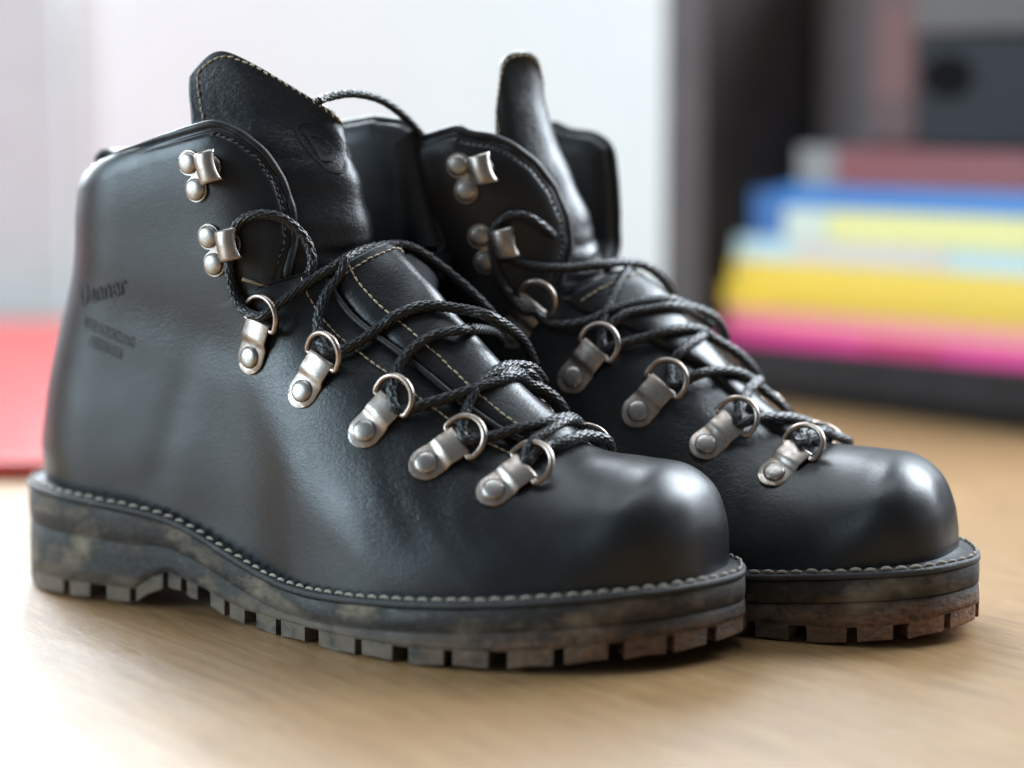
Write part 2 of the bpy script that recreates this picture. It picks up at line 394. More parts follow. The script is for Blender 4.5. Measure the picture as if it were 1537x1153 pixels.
# lace runs, points (u, v, w) in cm in the boot frame
LACES_NEAR = {
  'a': [(15.57,2.91,13.59),(15.67,2.78,14.09),(15.39,2.85,14.96),(14.72,3.32,15.7),(13.91,3.76,15.84),(13.16,3.94,15.56),(12.79,4.0,14.92),(12.74,4.08,13.99),(12.84,4.08,13.1),(13.25,4.05,12.31),(14.0,4.11,12.02),(14.47,4.03,12.16),(14.94,3.69,12.61),(15.73,3.06,13.35),(16.4,2.48,13.84),(16.57,2.0,14.12),(16.65,0.8,14.41),(17.12,-0.6,14.55),(17.54,-1.3,14.42),(18.08,-1.9,13.93),(18.99,-2.6,13.0),(19.79,-3.2,12.02),(20.11,-3.6,11.37)],
  'b': [(16.56,1.9,13.99),(16.62,2.27,13.63),(16.5,2.63,13.28),(16.33,3.02,12.72),(16.3,3.39,11.94),(16.53,3.64,11.3),(16.96,3.8,10.81),(17.43,3.52,10.84),(18.0,3.11,11.18),(18.64,2.5,11.78),(19.14,2.12,12.15),(19.79,1.27,12.38),(21.01,0.39,12.29),(22.09,0.0,11.93),(21.89,-2.4,10.94),(21.93,-3.3,9.86)],
  'c': [(20.46,-3.3,10.65),(20.55,-2.3,11.22),(21.41,1.07,11.64),(20.45,1.65,11.4),(19.96,2.6,10.96),(19.68,3.18,10.31),(19.69,3.62,9.54),(19.95,3.81,8.91),(20.26,3.65,8.79),(20.95,3.18,9.05),(21.9,2.39,9.37),(22.6,1.15,9.57),(22.76,-0.6,9.51),(23.11,-1.8,9.16),(23.49,-2.6,8.48),(23.55,-3.2,7.52)],
  'd': [(22.7,-2.6,9.36),(22.83,-1.5,10.0),(22.64,-0.3,10.22),(22.54,1.04,10.05),(22.28,1.87,9.51),(22.26,2.61,8.73),(22.32,3.0,8.09),(22.54,3.0,7.77),(23.0,2.73,7.84),(23.89,1.92,8.04),(24.76,0.72,8.15),(24.67,-1.2,7.79),(24.77,-2.2,7.23)],
  'e': [(24.6,-1.0,7.63),(24.87,0.91,7.83),(24.62,1.73,7.6),(24.56,2.31,7.19),(24.73,2.32,7.06),(24.87,1.87,7.35),(25.45,0.7,7.55),(25.73,-0.8,7.62),(26.04,-1.5,7.47),(25.86,-2.2,6.95)],
  'f': [(22.65,-2.9,8.59),(22.94,-1.3,9.75),(22.67,-0.5,9.9),(22.67,1.01,9.74)],
  'g': [(14.94,1.2,20.08),(14.96,0.6,20.23),(15.33,-0.6,20.37),(15.81,-2.0,20.09),(16.16,-3.4,19.27),(16.38,-4.4,18.28),(16.47,-4.9,17.14),(16.5,-5.0,15.58),(16.46,-4.9,13.96),(16.35,-4.8,12.6)],
}
LACES_FAR = {
  'a': [(14.12,0.4,13.45),(14.18,1.0,14.2),(14.17,2.76,15.07),(13.58,3.36,15.56),(12.89,3.65,15.53),(12.39,3.69,15.02),(12.31,3.66,14.09),(12.53,3.62,13.17),(12.96,3.49,12.38),(13.62,3.46,11.79),(14.02,3.38,11.8),(14.46,3.24,11.35),(15.22,3.01,11.28),(16.19,2.6,11.5),(16.92,1.95,11.95),(17.98,0.31,12.01),(18.84,-1.2,11.81),(19.52,-2.5,11.24),(19.75,-3.2,10.35)],
  'h': [(12.64,3.61,13.97),(13.55,3.18,13.62),(14.73,2.57,13.49),(15.86,1.17,13.53),(16.56,-0.3,13.57),(17.08,-1.2,13.33),(17.39,-2.3,12.63),(17.46,-2.9,11.95)],
  'b': [(16.77,0.0,13.51),(16.56,0.4,13.07),(16.61,1.7,12.29),(16.59,2.45,11.5),(16.65,2.87,10.8),(16.87,2.98,10.4),(17.36,2.65,10.58),(18.46,1.5,10.86),(19.36,-0.6,10.72),(20.45,-1.8,10.09),(21.13,-2.7,9.15),(21.25,-3.2,8.43)],
  'c': [(19.48,-0.3,10.46),(19.33,1.03,10.21),(19.21,1.81,9.76),(19.32,2.23,9.18),(19.51,2.21,8.98),(19.87,1.7,9.15),(20.45,0.75,9.26),(21.17,-0.6,8.93),(22.02,-1.6,8.39),(22.67,-2.4,7.6),(22.84,-2.9,6.91)],
  'd': [(22.0,-0.8,9.03),(21.94,0.32,8.75),(21.71,0.75,8.13),(21.86,1.61,7.62),(22.09,1.65,7.4),(22.41,1.13,7.51),(23.14,0.46,7.62),(23.8,-0.9,7.48),(24.27,-1.8,7.01),(24.44,-2.3,6.49)],
  'e': [(24.34,0.2,7.43),(24.18,0.44,7.05),(24.32,1.13,6.71),(24.58,1.33,6.63),(24.8,0.52,6.92),(25.22,-0.8,6.79),(25.5,-1.6,6.5),(25.22,-2.0,6.27)],
  'f': [(16.8,2.55,11.2),(17.33,1.91,11.75),(18.17,0.42,11.71),(18.91,-1.4,11.53),(19.45,-2.3,10.92)],
}

# ------------------------------------------------------------------ boots
rng = np.random.default_rng(3)
def vnorm(P):
    """normals of a point grid (rows, cols, 3)"""
    a = np.gradient(P, axis=0); b = np.gradient(P, axis=1); n = np.cross(a, b)
    return n/np.maximum(np.linalg.norm(n, axis=2), 1e-9)[..., None]
def snoise(P, f, seed=0):
    r = np.random.default_rng(seed); o = 0
    for k in range(6):
        d = r.normal(size=3); d /= np.linalg.norm(d); o = o+np.sin(P@d*f*r.uniform(.7, 1.5)+r.uniform(0, 6))
    return o/6
def frame_matrix(o, x, n):
    """local X along x, local Z along n"""
    x = np.asarray(x, float); n = np.asarray(n, float); n = n/np.linalg.norm(n)
    x = x-n*np.dot(x, n); x /= np.linalg.norm(x); y = np.cross(n, x)
    return Matrix(((x[0], y[0], n[0], o[0]*.01), (x[1], y[1], n[1], o[1]*.01), (x[2], y[2], n[2], o[2]*.01), (0, 0, 0, 1)))
PROTO = {}
def stitch_mesh(key, mat, ln, r):
    if key not in PROTO:
        t = np.linspace(-1, 1, 7); C = np.stack([t*ln/2, 0*t, (1-t*t)*r*.9-r*.25], 1)
        V, F = tube(C, r*np.array([.45, .85, 1, 1.05, 1, .85, .45]), 6)
        me = bpy.data.meshes.new('stitch'); me.from_pydata((V*.01).tolist(), [], F); me.materials.append(mat)
        me.polygons.foreach_set('use_smooth', [True]*len(me.polygons)); PROTO[key] = me
    return PROTO[key]
def run_stitches(C, Nrm, pitch, key, mat, ln, r, parent):
    """separate stitches along a curve (points in cm, object frame)"""
    s = arclen(C); me = stitch_mesh(key, mat, ln, r); k = int(s[-1]/pitch)
    for i in range(k):
        d = (i+.5)*pitch; P = [np.interp(d+e, s, C[:, a]) for e in (-.05, .05) for a in range(3)]
        p0, p1 = np.array(P[:3]), np.array(P[3:]); n = np.array([np.interp(d, s, Nrm[:, a]) for a in range(3)])
        o = bpy.data.objects.new('stitch', me); COL.objects.link(o); o.parent = parent
        j = rng.normal(0, .02, 3)
        o.matrix_local = frame_matrix((p0+p1)/2+j*.5, p1-p0+j*.6*.1, n)
def braid(C, r=.22, step=.022, k=36):
    C = np.asarray(C, float); C = catmull(C, max(len(C)*6, 240)); n = int(arclen(C)[-1]/step); C = resample(C, max(n, 8))
    # soften
    for _ in range(6): C[1:-1] = (C[:-2]+2*C[1:-1]+C[2:])/4
    T, A, B = frames(C); s = arclen(C); a = np.linspace(0, 2*np.pi, k, endpoint=False)
    ph, S = np.meshgrid(a, s)
    h = np.cos(8*ph)*np.cos(14*S)+.25*np.cos(8*ph+14*S)
    h = np.clip(h, -.4, 1); rr = r*(.95+.16*h)*(1+.03*np.sin(S*1.7+1))
    fl = .90+.1*0
    V = C[:, None]+rr[..., None]*(np.cos(ph)[..., None]*A[:, None]+fl*np.sin(ph)[..., None]*B[:, None])
    m = len(C); F = gridF(m, k, True)+[tuple(range(k))[::-1], tuple(range((m-1)*k, m*k))]
    return V.reshape(-1, 3), F, ((h+.4)/1.4).ravel()

def make_boot(name, label, side, pos, yaw, shape, laces, rub, tongue, botp, texts):
    S = shape
    root = empty(name, (pos[0]*.01, pos[1]*.01, 0), -yaw)
    tag(root, label, 'boot', 'pair of black leather hiking boots')
    loc = lambda P: np.stack([P[..., 0], -P[..., 1], P[..., 2]], -1)     # camera-side v -> object -Y
    # ---- upper
    s_notch = 4.0
    s1 = np.concatenate([np.linspace(0, 1, 46)**1.5*.8, np.linspace(.8, s_notch, 80)[1:]])
    s2 = np.concatenate([np.linspace(s_notch, 13, 170)[1:], np.linspace(13, 18, 70)[1:]])
    s = np.concatenate([s1, s2]); NC = 200
    eC = np.zeros(len(s)); eF = np.zeros(len(s)); m1 = len(s1)
    eC[:m1] = S.edge_phi(s1, 1); eF[:m1] = S.edge_phi(s1, -1)
    tail = np.clip(1-(s2-s_notch)/.35, 0, 1); eC[m1:] = eC[m1-1]*tail**2; eF[m1:] = eF[m1-1]*tail**2
    x = np.linspace(0, 1, NC)
    phi = 2*np.pi*x[None]+eC[:, None]*np.clip(1-x/.34, 0, 1)[None]**2-eF[:, None]*np.clip(1-(1-x)/.34, 0, 1)[None]**2
    SS = np.repeat(s[:, None], NC, 1)
    P = S.warp(S.surf(SS, phi))
    a_ = S.warp(S.surf(SS+.05, phi))-S.warp(S.surf(np.maximum(SS-.05, 0), phi)); b_ = S.warp(S.surf(SS, phi+.03))-S.warp(S.surf(SS, phi-.03))
    Nn = np.cross(a_, b_); Nn /= np.maximum(np.linalg.norm(Nn, axis=2), 1e-9)[..., None]
    cen = np.stack([P[..., 0]*0+9.5, S.v0(P[..., 0]), np.clip(P[..., 2]*.7, 3, 30)], -1)
    flip = np.sign((Nn*(P-cen)).sum(2).mean()); Nn *= flip
    edge = np.vstack([P[:m1, 0][::-1], P[0, 1:-1], P[:m1, -1]])           # open edge: camera side front, collar, far front
    er = resample(edge, 260)
    d = np.empty(P.shape[:2])
    for i in range(len(s)): d[i] = np.sqrt(((P[i][:, None]-er[None])**2).sum(2)).min(1)
    u, v, w = P[..., 0], P[..., 1], P[..., 2]
    roll = -.45*(1-np.sqrt(1-(1-np.clip(d/.95, 0, 1))**2))
    pad = .05*np.exp(-((d-1.9)/1.3)**2)*np.clip((w-12)/2, 0, 1)
    wr = (.07*snoise(P, 1.1, 1)+.03*snoise(P, 3.0, 5))*np.clip((15.5-w)/4, .12, 1)
    cr_ank = np.exp(-((w-(11.6-.25*(u-9)))/1.0)**2)*np.clip((u-4)/5, 0, 1)*np.clip((17-u)/3, 0, 1)
    fold = -.07*cr_ank-.06*np.exp(-((u-(9.6+.35*(w-8)))/.8)**2)*np.clip((12-w)/3, 0, 1)*np.clip((w-4)/1.5, 0, 1)
    fx = np.exp(-((u-21.5)/2.2)**2)*np.clip((w-3.5)/2, 0, 1)
    fold = fold+.022*fx*np.sin((u+.5*w)*4.2+snoise(P, 1.5, 9)*2)
    groove = -.07*np.exp(-((d-.34)/.07)**2)*np.where(np.arange(len(s))[:, None] < m1, 1, 0)*np.clip((u-8.5)/2, 0, 1)
    Q = P+Nn*(roll+pad+wr*.45+fold+groove)[..., None]
    crease = np.clip(.15+.8*fx+.6*cr_ank+.5*np.exp(-((u-17)/4)**2)*np.exp(-((w-8)/3)**2), 0, 1)*np.clip((26.5-u)/2, .05, 1)
    up = obj('upper', loc(Q).reshape(-1, 3), gridF(len(s), NC, False, flip > 0), M['leather'], root, uvattr={'crease': crease})
    # ---- lining
    K = m1-4
    Li = P[:K]-Nn[:K]*(1.05-.5*(1-np.sqrt(1-(1-np.clip(d[:K]/1.0, 0, 1))**2)))[..., None]
    kk = np.clip(d[:K]/.12, 0, 1)[..., None]; Li = Q[:K]*(1-kk)+Li*kk
    obj('lining', loc(Li).reshape(-1, 3), gridF(K, NC, False, flip < 0), M['lining'], root, uvattr={'crease': np.full(K*NC, .1)})
    # ---- rolled edge binding
    eq = np.vstack([Q[:m1, 0][::-1], Q[0, 1:-1], Q[:m1, -1]]); eq = resample(catmull(resample(eq, 110), 900), 700)
    for _ in range(20): eq[1:-1] = (eq[:-2]+2*eq[1:-1]+eq[2:])/4
    uu = eq[:, 0]; rad = np.interp(uu, [7, 10.5], [.02, .17])
    V, F = tube(eq, rad, 12); obj('edge_binding', loc(V), F, M['edge'], root, uvattr={'crease': np.full(len(V), .3)})
    # stitching beside the binding
    for c0, vs in ((0, 1), (NC-1, -1)):
        rows = np.arange(4, m1-6); pts = []; nn = []
        for i in rows:
            seg = d[i] if c0 == 0 else d[i][::-1]
            j = np.argmax(seg > .34) if (seg > .34).any() else None
            if j is None or j > NC//3: continue
            jj = j if c0 == 0 else NC-1-j
            pts.append(Q[i, jj]); nn.append(Nn[i, jj])
        if len(pts) > 8:
            pts = loc(np.array(pts)); nn = loc(np.array(nn)); sm = resample(pts, 160)
            for _ in range(10): sm[1:-1] = (sm[:-2]+2*sm[1:-1]+sm[2:])/4
            n2 = resample(nn, 160); run_stitches(sm, n2, .26, 'dark', M['dark_thread'], .20, .05, up)
    # ---- instep flap
    sf = np.concatenate([[3.93, 3.96], np.linspace(4.0, 10.9, 120)]); NF = 70
    th = np.radians(np.linspace(1, 85, 43)); ef = []
    for q in sf:
        Pn = S.surf(np.full(43, q), th); Pf = S.surf(np.full(43, q), -th)
        wid = np.interp(q, [4, 6, 9, 11], [2.15, 2.05, 1.75, 1.4]) if side > 0 else np.interp(q, [4, 5, 6, 7.5, 11], [2.6, 2.3, 1.7, .8, .6])
        ef.append((np.interp(wid, Pn[:, 1]-S.v0(Pn[:, 0]), th), np.interp(wid, -(Pf[:, 1]-S.v0(Pf[:, 0])), th)))
    ef = np.array(ef); xx = np.sin(np.linspace(-1, 1, NF)*np.pi/2*.96)/math.sin(np.pi/2*.96)
    ph = np.where(xx[None] > 0, xx[None]*ef[:, :1], xx[None]*ef[:, 1:])
    sff = sf[:, None]+.30*(np.abs(xx)**3)[None]*np.clip(1-(sf[:, None]-4)/2, 0, 1)
    Pf = S.surf(sff, ph); nf = vnorm(Pf); nf *= np.sign(nf[..., 2].mean())
    off = (.27*(1-np.abs(xx)**16)+.12*(1-xx*xx))[None]*np.interp(sf, [3.92, 3.945, 4.0, 4.1, 10.6, 10.9], [-.7, -.05, .33, 1, .9, .1])[:, None]
    fw = .035*snoise(Pf, 2.6, 4)+.03*np.sin(Pf[..., 0]*3+snoise(Pf, 1, 2)*3)*np.exp(-((sf-6.2)/1.6)**2)[:, None]
    Pf2 = Pf+nf*(off+fw)[..., None]
    fl = obj('instep_flap', loc(Pf2).reshape(-1, 3), gridF(len(sf), NF), M['tongue'], root, uvattr={'crease': np.full(len(sf)*NF, .55)})
    for sgn in ((1, -1) if side > 0 else (-1,)):
        j = int(np.argmin(np.abs(xx-sgn*.76))); c = Pf2[4:, j]+nf[4:, j]*.03
        run_stitches(resample(loc(c), 200), resample(loc(nf[4:, j]), 200), .30, 'beige', M['thread'], .25, .036, fl)
        # turned edge of the flap and the seam on the quarter beside it
        e = -1 if sgn > 0 else 0
        pe = Pf[3:, e]+nf[3:, e]*.10; pe = resample(pe, 160); pe[:, 1] += sgn*.12
        V, F = tube(resample(pe, 160), .13, 10); obj('facing_binding', loc(V), F, M['edge'], root, uvattr={'crease': np.full(len(V), 1.)})
        ph2 = (ef[:, 0] if sgn > 0 else -ef[:, 1])*1.0
        pq = S.surf(sf[4:], ph2[4:]+sgn*np.radians(np.interp(sf[4:], [4, 11], [8.5, 10]))); 
        nq = nf[4:, e]
        run_stitches(resample(loc(pq+nq*.06), 160), resample(loc(nq), 160), .30, 'beige', M['thread'], .25, .034, up)
    c = Pf2[8, 6:-6]+nf[8, 6:-6]*.02
    run_stitches(resample(loc(c), 80), resample(loc(nf[8, 6:-6]), 80), .28, 'beige', M['thread'], .23, .034, fl)
    # ---- tongue
    T = np.array(tongue, float)                              # rows (up) x cols (near edge -> far edge)
    R_, C_ = T.shape[:2]; A = np.stack([catmull(T[:, j], 90) for j in range(C_)], 1)
    G0 = np.stack([catmull(A[i], 70) for i in range(90)], 0); G = G0.copy()
    for j in range(70):
        x_ = abs(j/34.5-1); end = 89*(1-(.13 if side > 0 else .42)*(x_**(4 if side > 0 else 2.0)))-(3 if side > 0 else 2); t_ = np.linspace(0, end, 90)
        for a_ in range(3): G[:, j, a_] = np.interp(t_, np.arange(90), G0[:, j, a_])
    nt_ = vnorm(G); nt_ *= np.sign(nt_[..., 0].mean())
    G = G+nt_*(.05*snoise(G, 1.6, 11)+(.035*np.sin(G[..., 2]*9+snoise(G, 1.6, 3)*4)*np.clip(.4+snoise(G, 1.1, 6)*1.5, 0, 1)+.05*np.sin(G[..., 2]*3+snoise(G, .9, 3)*3))*np.clip((18.4-G[..., 2])/1.5, 0, 1))[..., None]
    Gi = G-nt_*.3
    GG = np.concatenate([G, Gi[:, ::-1]], 1)                 # closed round the edges
    ridge = np.concatenate([GG, GG[-1:, :]], 0)
    V = loc(GG).reshape(-1, 3); nc = GG.shape[1]; F = gridF(90, nc, True)
    top = [(89*nc+j, 89*nc+j+1, 90*nc-2-j, 90*nc-1-j) for j in range(69)]
    to = obj('tongue', V, F+top, M['tongue'], root, uvattr={'crease': np.full(len(V), .9)})
    # border stitching: up the near edge, round the top, down the far edge
    path = np.vstack([G[25:87, 4], G[86, 4:66], G[86:25:-1, 65]]); pn = np.vstack([nt_[25:87, 4], nt_[86, 4:66], nt_[86:25:-1, 65]])
    sm = resample(loc(path+pn*.02), 240)
    for _ in range(8): sm[1:-1] = (sm[:-2]+2*sm[1:-1]+sm[2:])/4
    run_stitches(sm, resample(loc(pn), 240), .30, 'beige', M['thread'], .24, .04, to)
    # ---- welt, midsole, outsole
    nO = 420; O0 = outline(side, nO); uO = O0[:, 0]
    def ringp(inset, z): Oi = outline(side, nO, inset); return np.stack([Oi[:, 0], Oi[:, 1], z], 1)
    lip = S.lip(uO)
    wb = botp(uO)
    jit = .02*snoise(np.stack([O0[:, 0], O0[:, 1], uO*0], 1), 3, 8)
    def slab(nm, rings, mat, par):
        Rg = np.stack([ringp(i, z+jit*(0 if nm == 'welt' else 1)) for i, z in rings]); k = len(rings)
        F = gridF(k, nO, True, side > 0)
        # close top and bottom with inner rings bridged across
        def cap(row): return [tuple(row*nO+j for j in (i, (i+1) % nO, (nO-2-i) % nO, (nO-1-i) % nO)) for i in range(nO//2-1)]
        return obj(nm, loc(Rg).reshape(-1, 3), F+cap(0)+cap(k-1), mat, par)
    wt = slab('welt', [(1.5, lip+.05), (.55, lip+.0), (.16, lip-.01), (.05, lip-.03), (0, lip-.08), (0, lip-.22), (.05, lip-.27), (.4, lip-.29)], M['welt'], root)
    lo = np.minimum(lip-1.12, lip-.55-(lip-wb-.75)*.3); lo = np.maximum(lo, wb+.95)
    ms = slab('midsole', [(.5, lip-.285), (.08, lip-.295), (.04, lip-.34), (.02, (lip-.3+lo)/2), (.03, lo+.04), (.08, lo)], M[rub], root)
    hb = wb+.64
    bulge = np.clip(.10-.0*uO, 0, 1)
    os_ = slab('outsole', [(.5, lo-.005), (.10, lo-.01), (.05, lo-.06), (.02, lo*.62+hb*.38), (0, lo*.3+hb*.7), (.0, hb), (1.35, hb-.03)], M[rub], root)
    # lugs
    Oc = np.vstack([O0, O0[:1]]); sl = arclen(Oc); tot = sl[-1]
    iN = int(np.argmax(uO)); 
    # outer list of u cuts -> arclength on either side
    half_a = np.arange(0, iN+1); half_b = np.arange(iN, nO+1)
    def arc_of(ucut, first):
        if first: return float(np.interp(ucut, uO[2:iN+1], sl[2:iN+1]))
        ub = Oc[iN:, 0][::-1]; sb = sl[iN:][::-1]; return float(np.interp(ucut, ub, sb))
    cuts = [(1.6, .22), (4.2, .25), (5.9, .62), (7.6, .2), (9.15, .16), (10.05, .2), (11.1, .5), (12.35, .2), (13.7, .55), (15.4, .22), (17.3, .6), (19.7, .22), (21.6, .5), (23.5, .22), (25.3, .5), (27.3, .26), (29.0, .45), (30.4, .2), (31.3, .35)]
    marks = [(arc_of(u_, True), w_) for u_, w_ in cuts]+[(arc_of(u_+.35, False), w_) for u_, w_ in cuts[::-1]]
    marks = sorted(marks)
    for i in range(len(marks)):
        a0 = marks[i][0]+marks[i][1]*.62+.03; nx = marks[(i+1) % len(marks)]; a1 = nx[0]-nx[1]*.62-.03+(tot if i == len(marks)-1 else 0)
        if a1-a0 < .3: continue
        t = np.linspace(a0, a1, 9); tm = t % tot
        O1 = outline(side, nO, 1.25 if i % 2 else .95); O1c = np.vstack([O1, O1[:1]]); I = lambda Z, q: np.interp(q, sl, Z)
        xo, yo = I(Oc[:, 0], tm), I(Oc[:, 1], tm); xi, yi = I(O1c[:, 0], tm), I(O1c[:, 1], tm)
        zt = botp(xo)+.66; zb = botp(xo)+rng.uniform(0, .05)+.03*np.sin(np.linspace(0, rng.uniform(2, 6), 9)+rng.uniform(0, 6))+.02
        ch = .07*np.where((np.arange(9) == 0) | (np.arange(9) == 8), 1, 0)    # lug ends taper downwards
        tb = np.clip(t, a0-.02, a1-.02) % tot; tt_ = np.clip(t, a0-.07, a1+.07) % tot; xo, yo = I(Oc[:, 0], tt_), I(Oc[:, 1], tt_)
        xb, yb = I(Oc[:, 0], tb), I(Oc[:, 1], tb)
        V = np.concatenate([np.stack([xo, yo, zt], 1), np.stack([xb, yb, zb+.05], 1), np.stack([xb*.985+xi*.015, yb*.985+yi*.015, zb], 1), np.stack([xi, yi, zb+.02], 1), np.stack([xi, yi, zt], 1)])
        V[:9, :2] = V[:9, :2]+(V[:9, :2]-V[36:45, :2])*.004
        F = gridF(5, 9, False, side > 0)+[(0, 9, 18, 27, 36)[::side], (8, 17, 26, 35, 44)[::-side]]
        obj('lug', loc(V), F, M[rub], os_, smooth=False)
    # welt stitching, one thread loop at a time
    Os = np.vstack([outline(side, nO, .17)]); zs = S.lip(Os[:, 0])+.03
    C = loc(np.stack([Os[:, 0], Os[:, 1], zs], 1)); C = np.vstack([C, C[:1]])
    nz = np.tile([0, 0, 1.], (len(C), 1)); run_stitches(C, nz, .55, 'welt', M['welt_thread'], .44, .064, wt)
    # ---- lace hardware
    def plateV(pts, th):
        """closed 2D outline -> thin plate"""
        k = len(pts); top = [(a, b, th) for a, b in pts]; bot = [(a, b, 0) for a, b in pts]
        return np.array(top+bot, float), [tuple(range(k)), tuple(range(2*k-1, k-1, -1))]+[(i, k+i, k+(i+1) % k, (i+1) % k) for i in range(k)]
    def dome(cx, cy, r, h, z0):
        V, F = [], []; k = 20; prof = [(1, 0), (1, .35), (.93, .62), (.75, .85), (.4, .98), (.02, 1.0)]
        for pr, pz in prof:
            for i in range(k): a = 2*math.pi*i/k; V.append((cx+r*pr*math.cos(a), cy+r*pr*math.sin(a), z0+h*pz))
        return np.array(V), gridF(len(prof), k, True)+[tuple(range(5*k, 6*k))]
    def eyelet(c, rg, vs):
        p, n = S.side_point(*c, vs); q, _ = S.side_point(*rg, vs)
        p = p+n*.03; t = q-p
        mat_ = frame_matrix(loc(p), loc(t), loc(n))
        # plate: round foot, waist, straight folded top
        a = np.linspace(np.pi*.5, np.pi*1.5, 17); L_ = 1.42
        foot = [(.66*math.cos(x_), .64*math.sin(x_)) for x_ in a]
        lowr = [(.35, -.60), (.75, -.53), (1.1, -.50), (L_, -.50)]; upr = [(x_, -y_) for x_, y_ in lowr[::-1]]
        pts = foot+lowr+upr
        # bend: rises towards the bar
        V, F = plateV(pts, .07)
        # dense strips so that it can bend
        nx_ = 26; X = np.linspace(-.66, L_, nx_); hw = np.array([ (math.sqrt(max(0, 1-(x_/.66)**2))*.64 if x_ < 0 else np.interp(x_, [0, .35, .75, 1.1, L_], [.64, .63, .60, .60, .60])) for x_ in X]); hw[0] = .12
        zc = .17*np.clip((X-.45)/.35, 0, 1)**2*(3-2*np.clip((X-.45)/.35, 0, 1))-.0
        arc = np.linspace(0, np.pi*.95, 10)[1:]; X = np.concatenate([X, L_+.13*np.sin(arc)]); zc = np.concatenate([zc, zc[-1]-.13+.13*np.cos(arc)]); hw = np.concatenate([hw, np.full(9, .60)])
        rows = []
        yy = np.array([-1, -.93, 0, .93, 1])
        for x_, z_, h_ in zip(X, zc, hw): rows.append([(x_, y_*h_, z_+.055+(0 if abs(y_) < 1 else -.035)) for y_ in yy])
        V = np.array(rows).reshape(-1, 3); m_ = len(X)
        V2 = V.copy(); V2[:, 2] -= .07
        Fg = gridF(m_, 5); Vp = np.vstack([V, V2]); o_ = m_*5
        Fp = [f[::-1] for f in Fg]; Fp = Fg+[tuple(i+o_ for i in f[::-1]) for f in Fg]
        per = [i*5 for i in range(m_)]+[(m_-1)*5+j for j in range(1, 5)]+[i*5+4 for i in range(m_-2, -1, -1)]+[3, 2, 1]
        Fp += [(per[i], per[(i+1) % len(per)], per[(i+1) % len(per)]+o_, per[i]+o_) for i in range(len(per))]
        pl = share_mesh('lace_eyelet', Vp, Fp, M['plate'], root, mat_)
        share_mesh('rivet', *dome(.0, 0, .43, .19, .05), M['rivet'], pl, Matrix.Identity(4))
        # D ring: bar along y inside the fold, bow standing forward
        ang = np.linspace(-np.pi/2, np.pi/2, 25); bow = [(.34+.78*math.cos(x_), .80*math.sin(x_), 0) for x_ in ang]
        D = [(0, 0, 0), (0, -.55, 0), (.0, -.70, 0), (.10, -.79, 0)]+bow+[(.10, .79, 0), (0, .70, 0), (0, .55, 0), (0, 0, 0)]
        Dc = resample(catmull(D, 300), 90); V, F = tube(Dc, .115, 12)
        tilt = math.radians(rng.uniform(8, 24) if vs > 0 else rng.uniform(6, 14)); mr = Matrix.Translation((.0135, 0, .0007))@Matrix.Rotation(-tilt, 4, 'Y')@Matrix.Rotation(math.radians(rng.uniform(-4, 4)), 4, 'Z')
        share_mesh('ring', V, F, M['ring'], pl, mr)
        return pl
    def share_mesh(nm, V, F, mat, par, mx):
        if nm not in PROTO:
            me = bpy.data.meshes.new(nm); me.from_pydata((np.asarray(V)*.01).tolist(), [], [tuple(f) for f in F]); me.materials.append(mat)
            me.polygons.foreach_set('use_smooth', [True]*len(me.polygons))
            bm = bmesh.new(); bm.from_mesh(me); bmesh.ops.recalc_face_normals(bm, faces=bm.faces); bm.to_mesh(me); bm.free()
            PROTO[nm] = me
        o = bpy.data.objects.new(nm, PROTO[nm]); COL.objects.link(o); o.parent = par; o.matrix_local = mx
        if nm in ('lace_eyelet', 'speed_hook'):
            m_ = o.modifiers.new('edge', 'BEVEL'); m_.width = .00025; m_.segments = 2; m_.limit_method = 'ANGLE'; m_.angle_limit = math.radians(50)
        return o
    def hook(c, c2, vs):
        p, n = S.side_point(*c, vs); q, _ = S.side_point(*c2, vs); p = p+n*.02
        mx = frame_matrix(loc(p), loc(q-p), loc(n))            # X from stud 1 to stud 2
        dn = -1 if np.cross(loc(n), loc(q-p))[0] < 0 else 1   # which local Y points to the front
        # trefoil plate
        pts = []; dn_ = dn
        cs = [(0, 0, .50), (1.05, 0, .50), (.42, .86*dn_, .50)]
        for a in np.linspace(0, 2*np.pi, 90, endpoint=False):
            dx, dy = math.cos(a), math.sin(a); o_ = np.array([.48, .30*dn_]); best = .36
            for cx, cy, r in cs:
                b = (cx-o_[0])*dx+(cy-o_[1])*dy; cc = (cx-o_[0])**2+(cy-o_[1])**2-r*r; D_ = b*b-cc
                if D_ > 0: best = max(best, b+math.sqrt(D_))
            pts.append((o_[0]+best*dx, o_[1]+best*dy))
        key = 'speed_hook'+str(dn)
        V, F = plateV(pts, .10)
        PROTO.setdefault(key, None)
        me = bpy.data.meshes.new('speed_hook'); me.from_pydata((V*.01).tolist(), [], F); me.materials.append(M['plate'])
        bm = bmesh.new(); bm.from_mesh(me); bmesh.ops.recalc_face_normals(bm, faces=bm.faces); bm.to_mesh(me); bm.free()
        o = bpy.data.objects.new('speed_hook', me); COL.objects.link(o); o.parent = root; o.matrix_local = mx
        bevel(o, .0003, 2, 40)
        for cx in (0, 1.05):
            share_mesh('hook_rivet', *dome(0, 0, .43, .22, .09), M['rivet'], o, Matrix.Translation((cx*.01, 0, 0)))
        # hooked tab: rises from the plate, curls over towards the front
        prof = [(.28, .10), (.44, .28), (.62, .56), (.86, .70), (1.14, .72), (1.38, .60), (1.46, .44)]
        prof = catmull(prof, 22); rows = []
        for t_, (y_, z_) in enumerate(prof):
            f_ = t_/21; hw = .60*math.sqrt(1-(1-min(1, f_*2.0+.12))**2)
            for g in np.linspace(-1, 1, 11): rows.append((.46+hw*g, (y_-.07*f_*(1-g*g)+.02*g*g*f_)*dn_, z_-.10*g*g*f_))
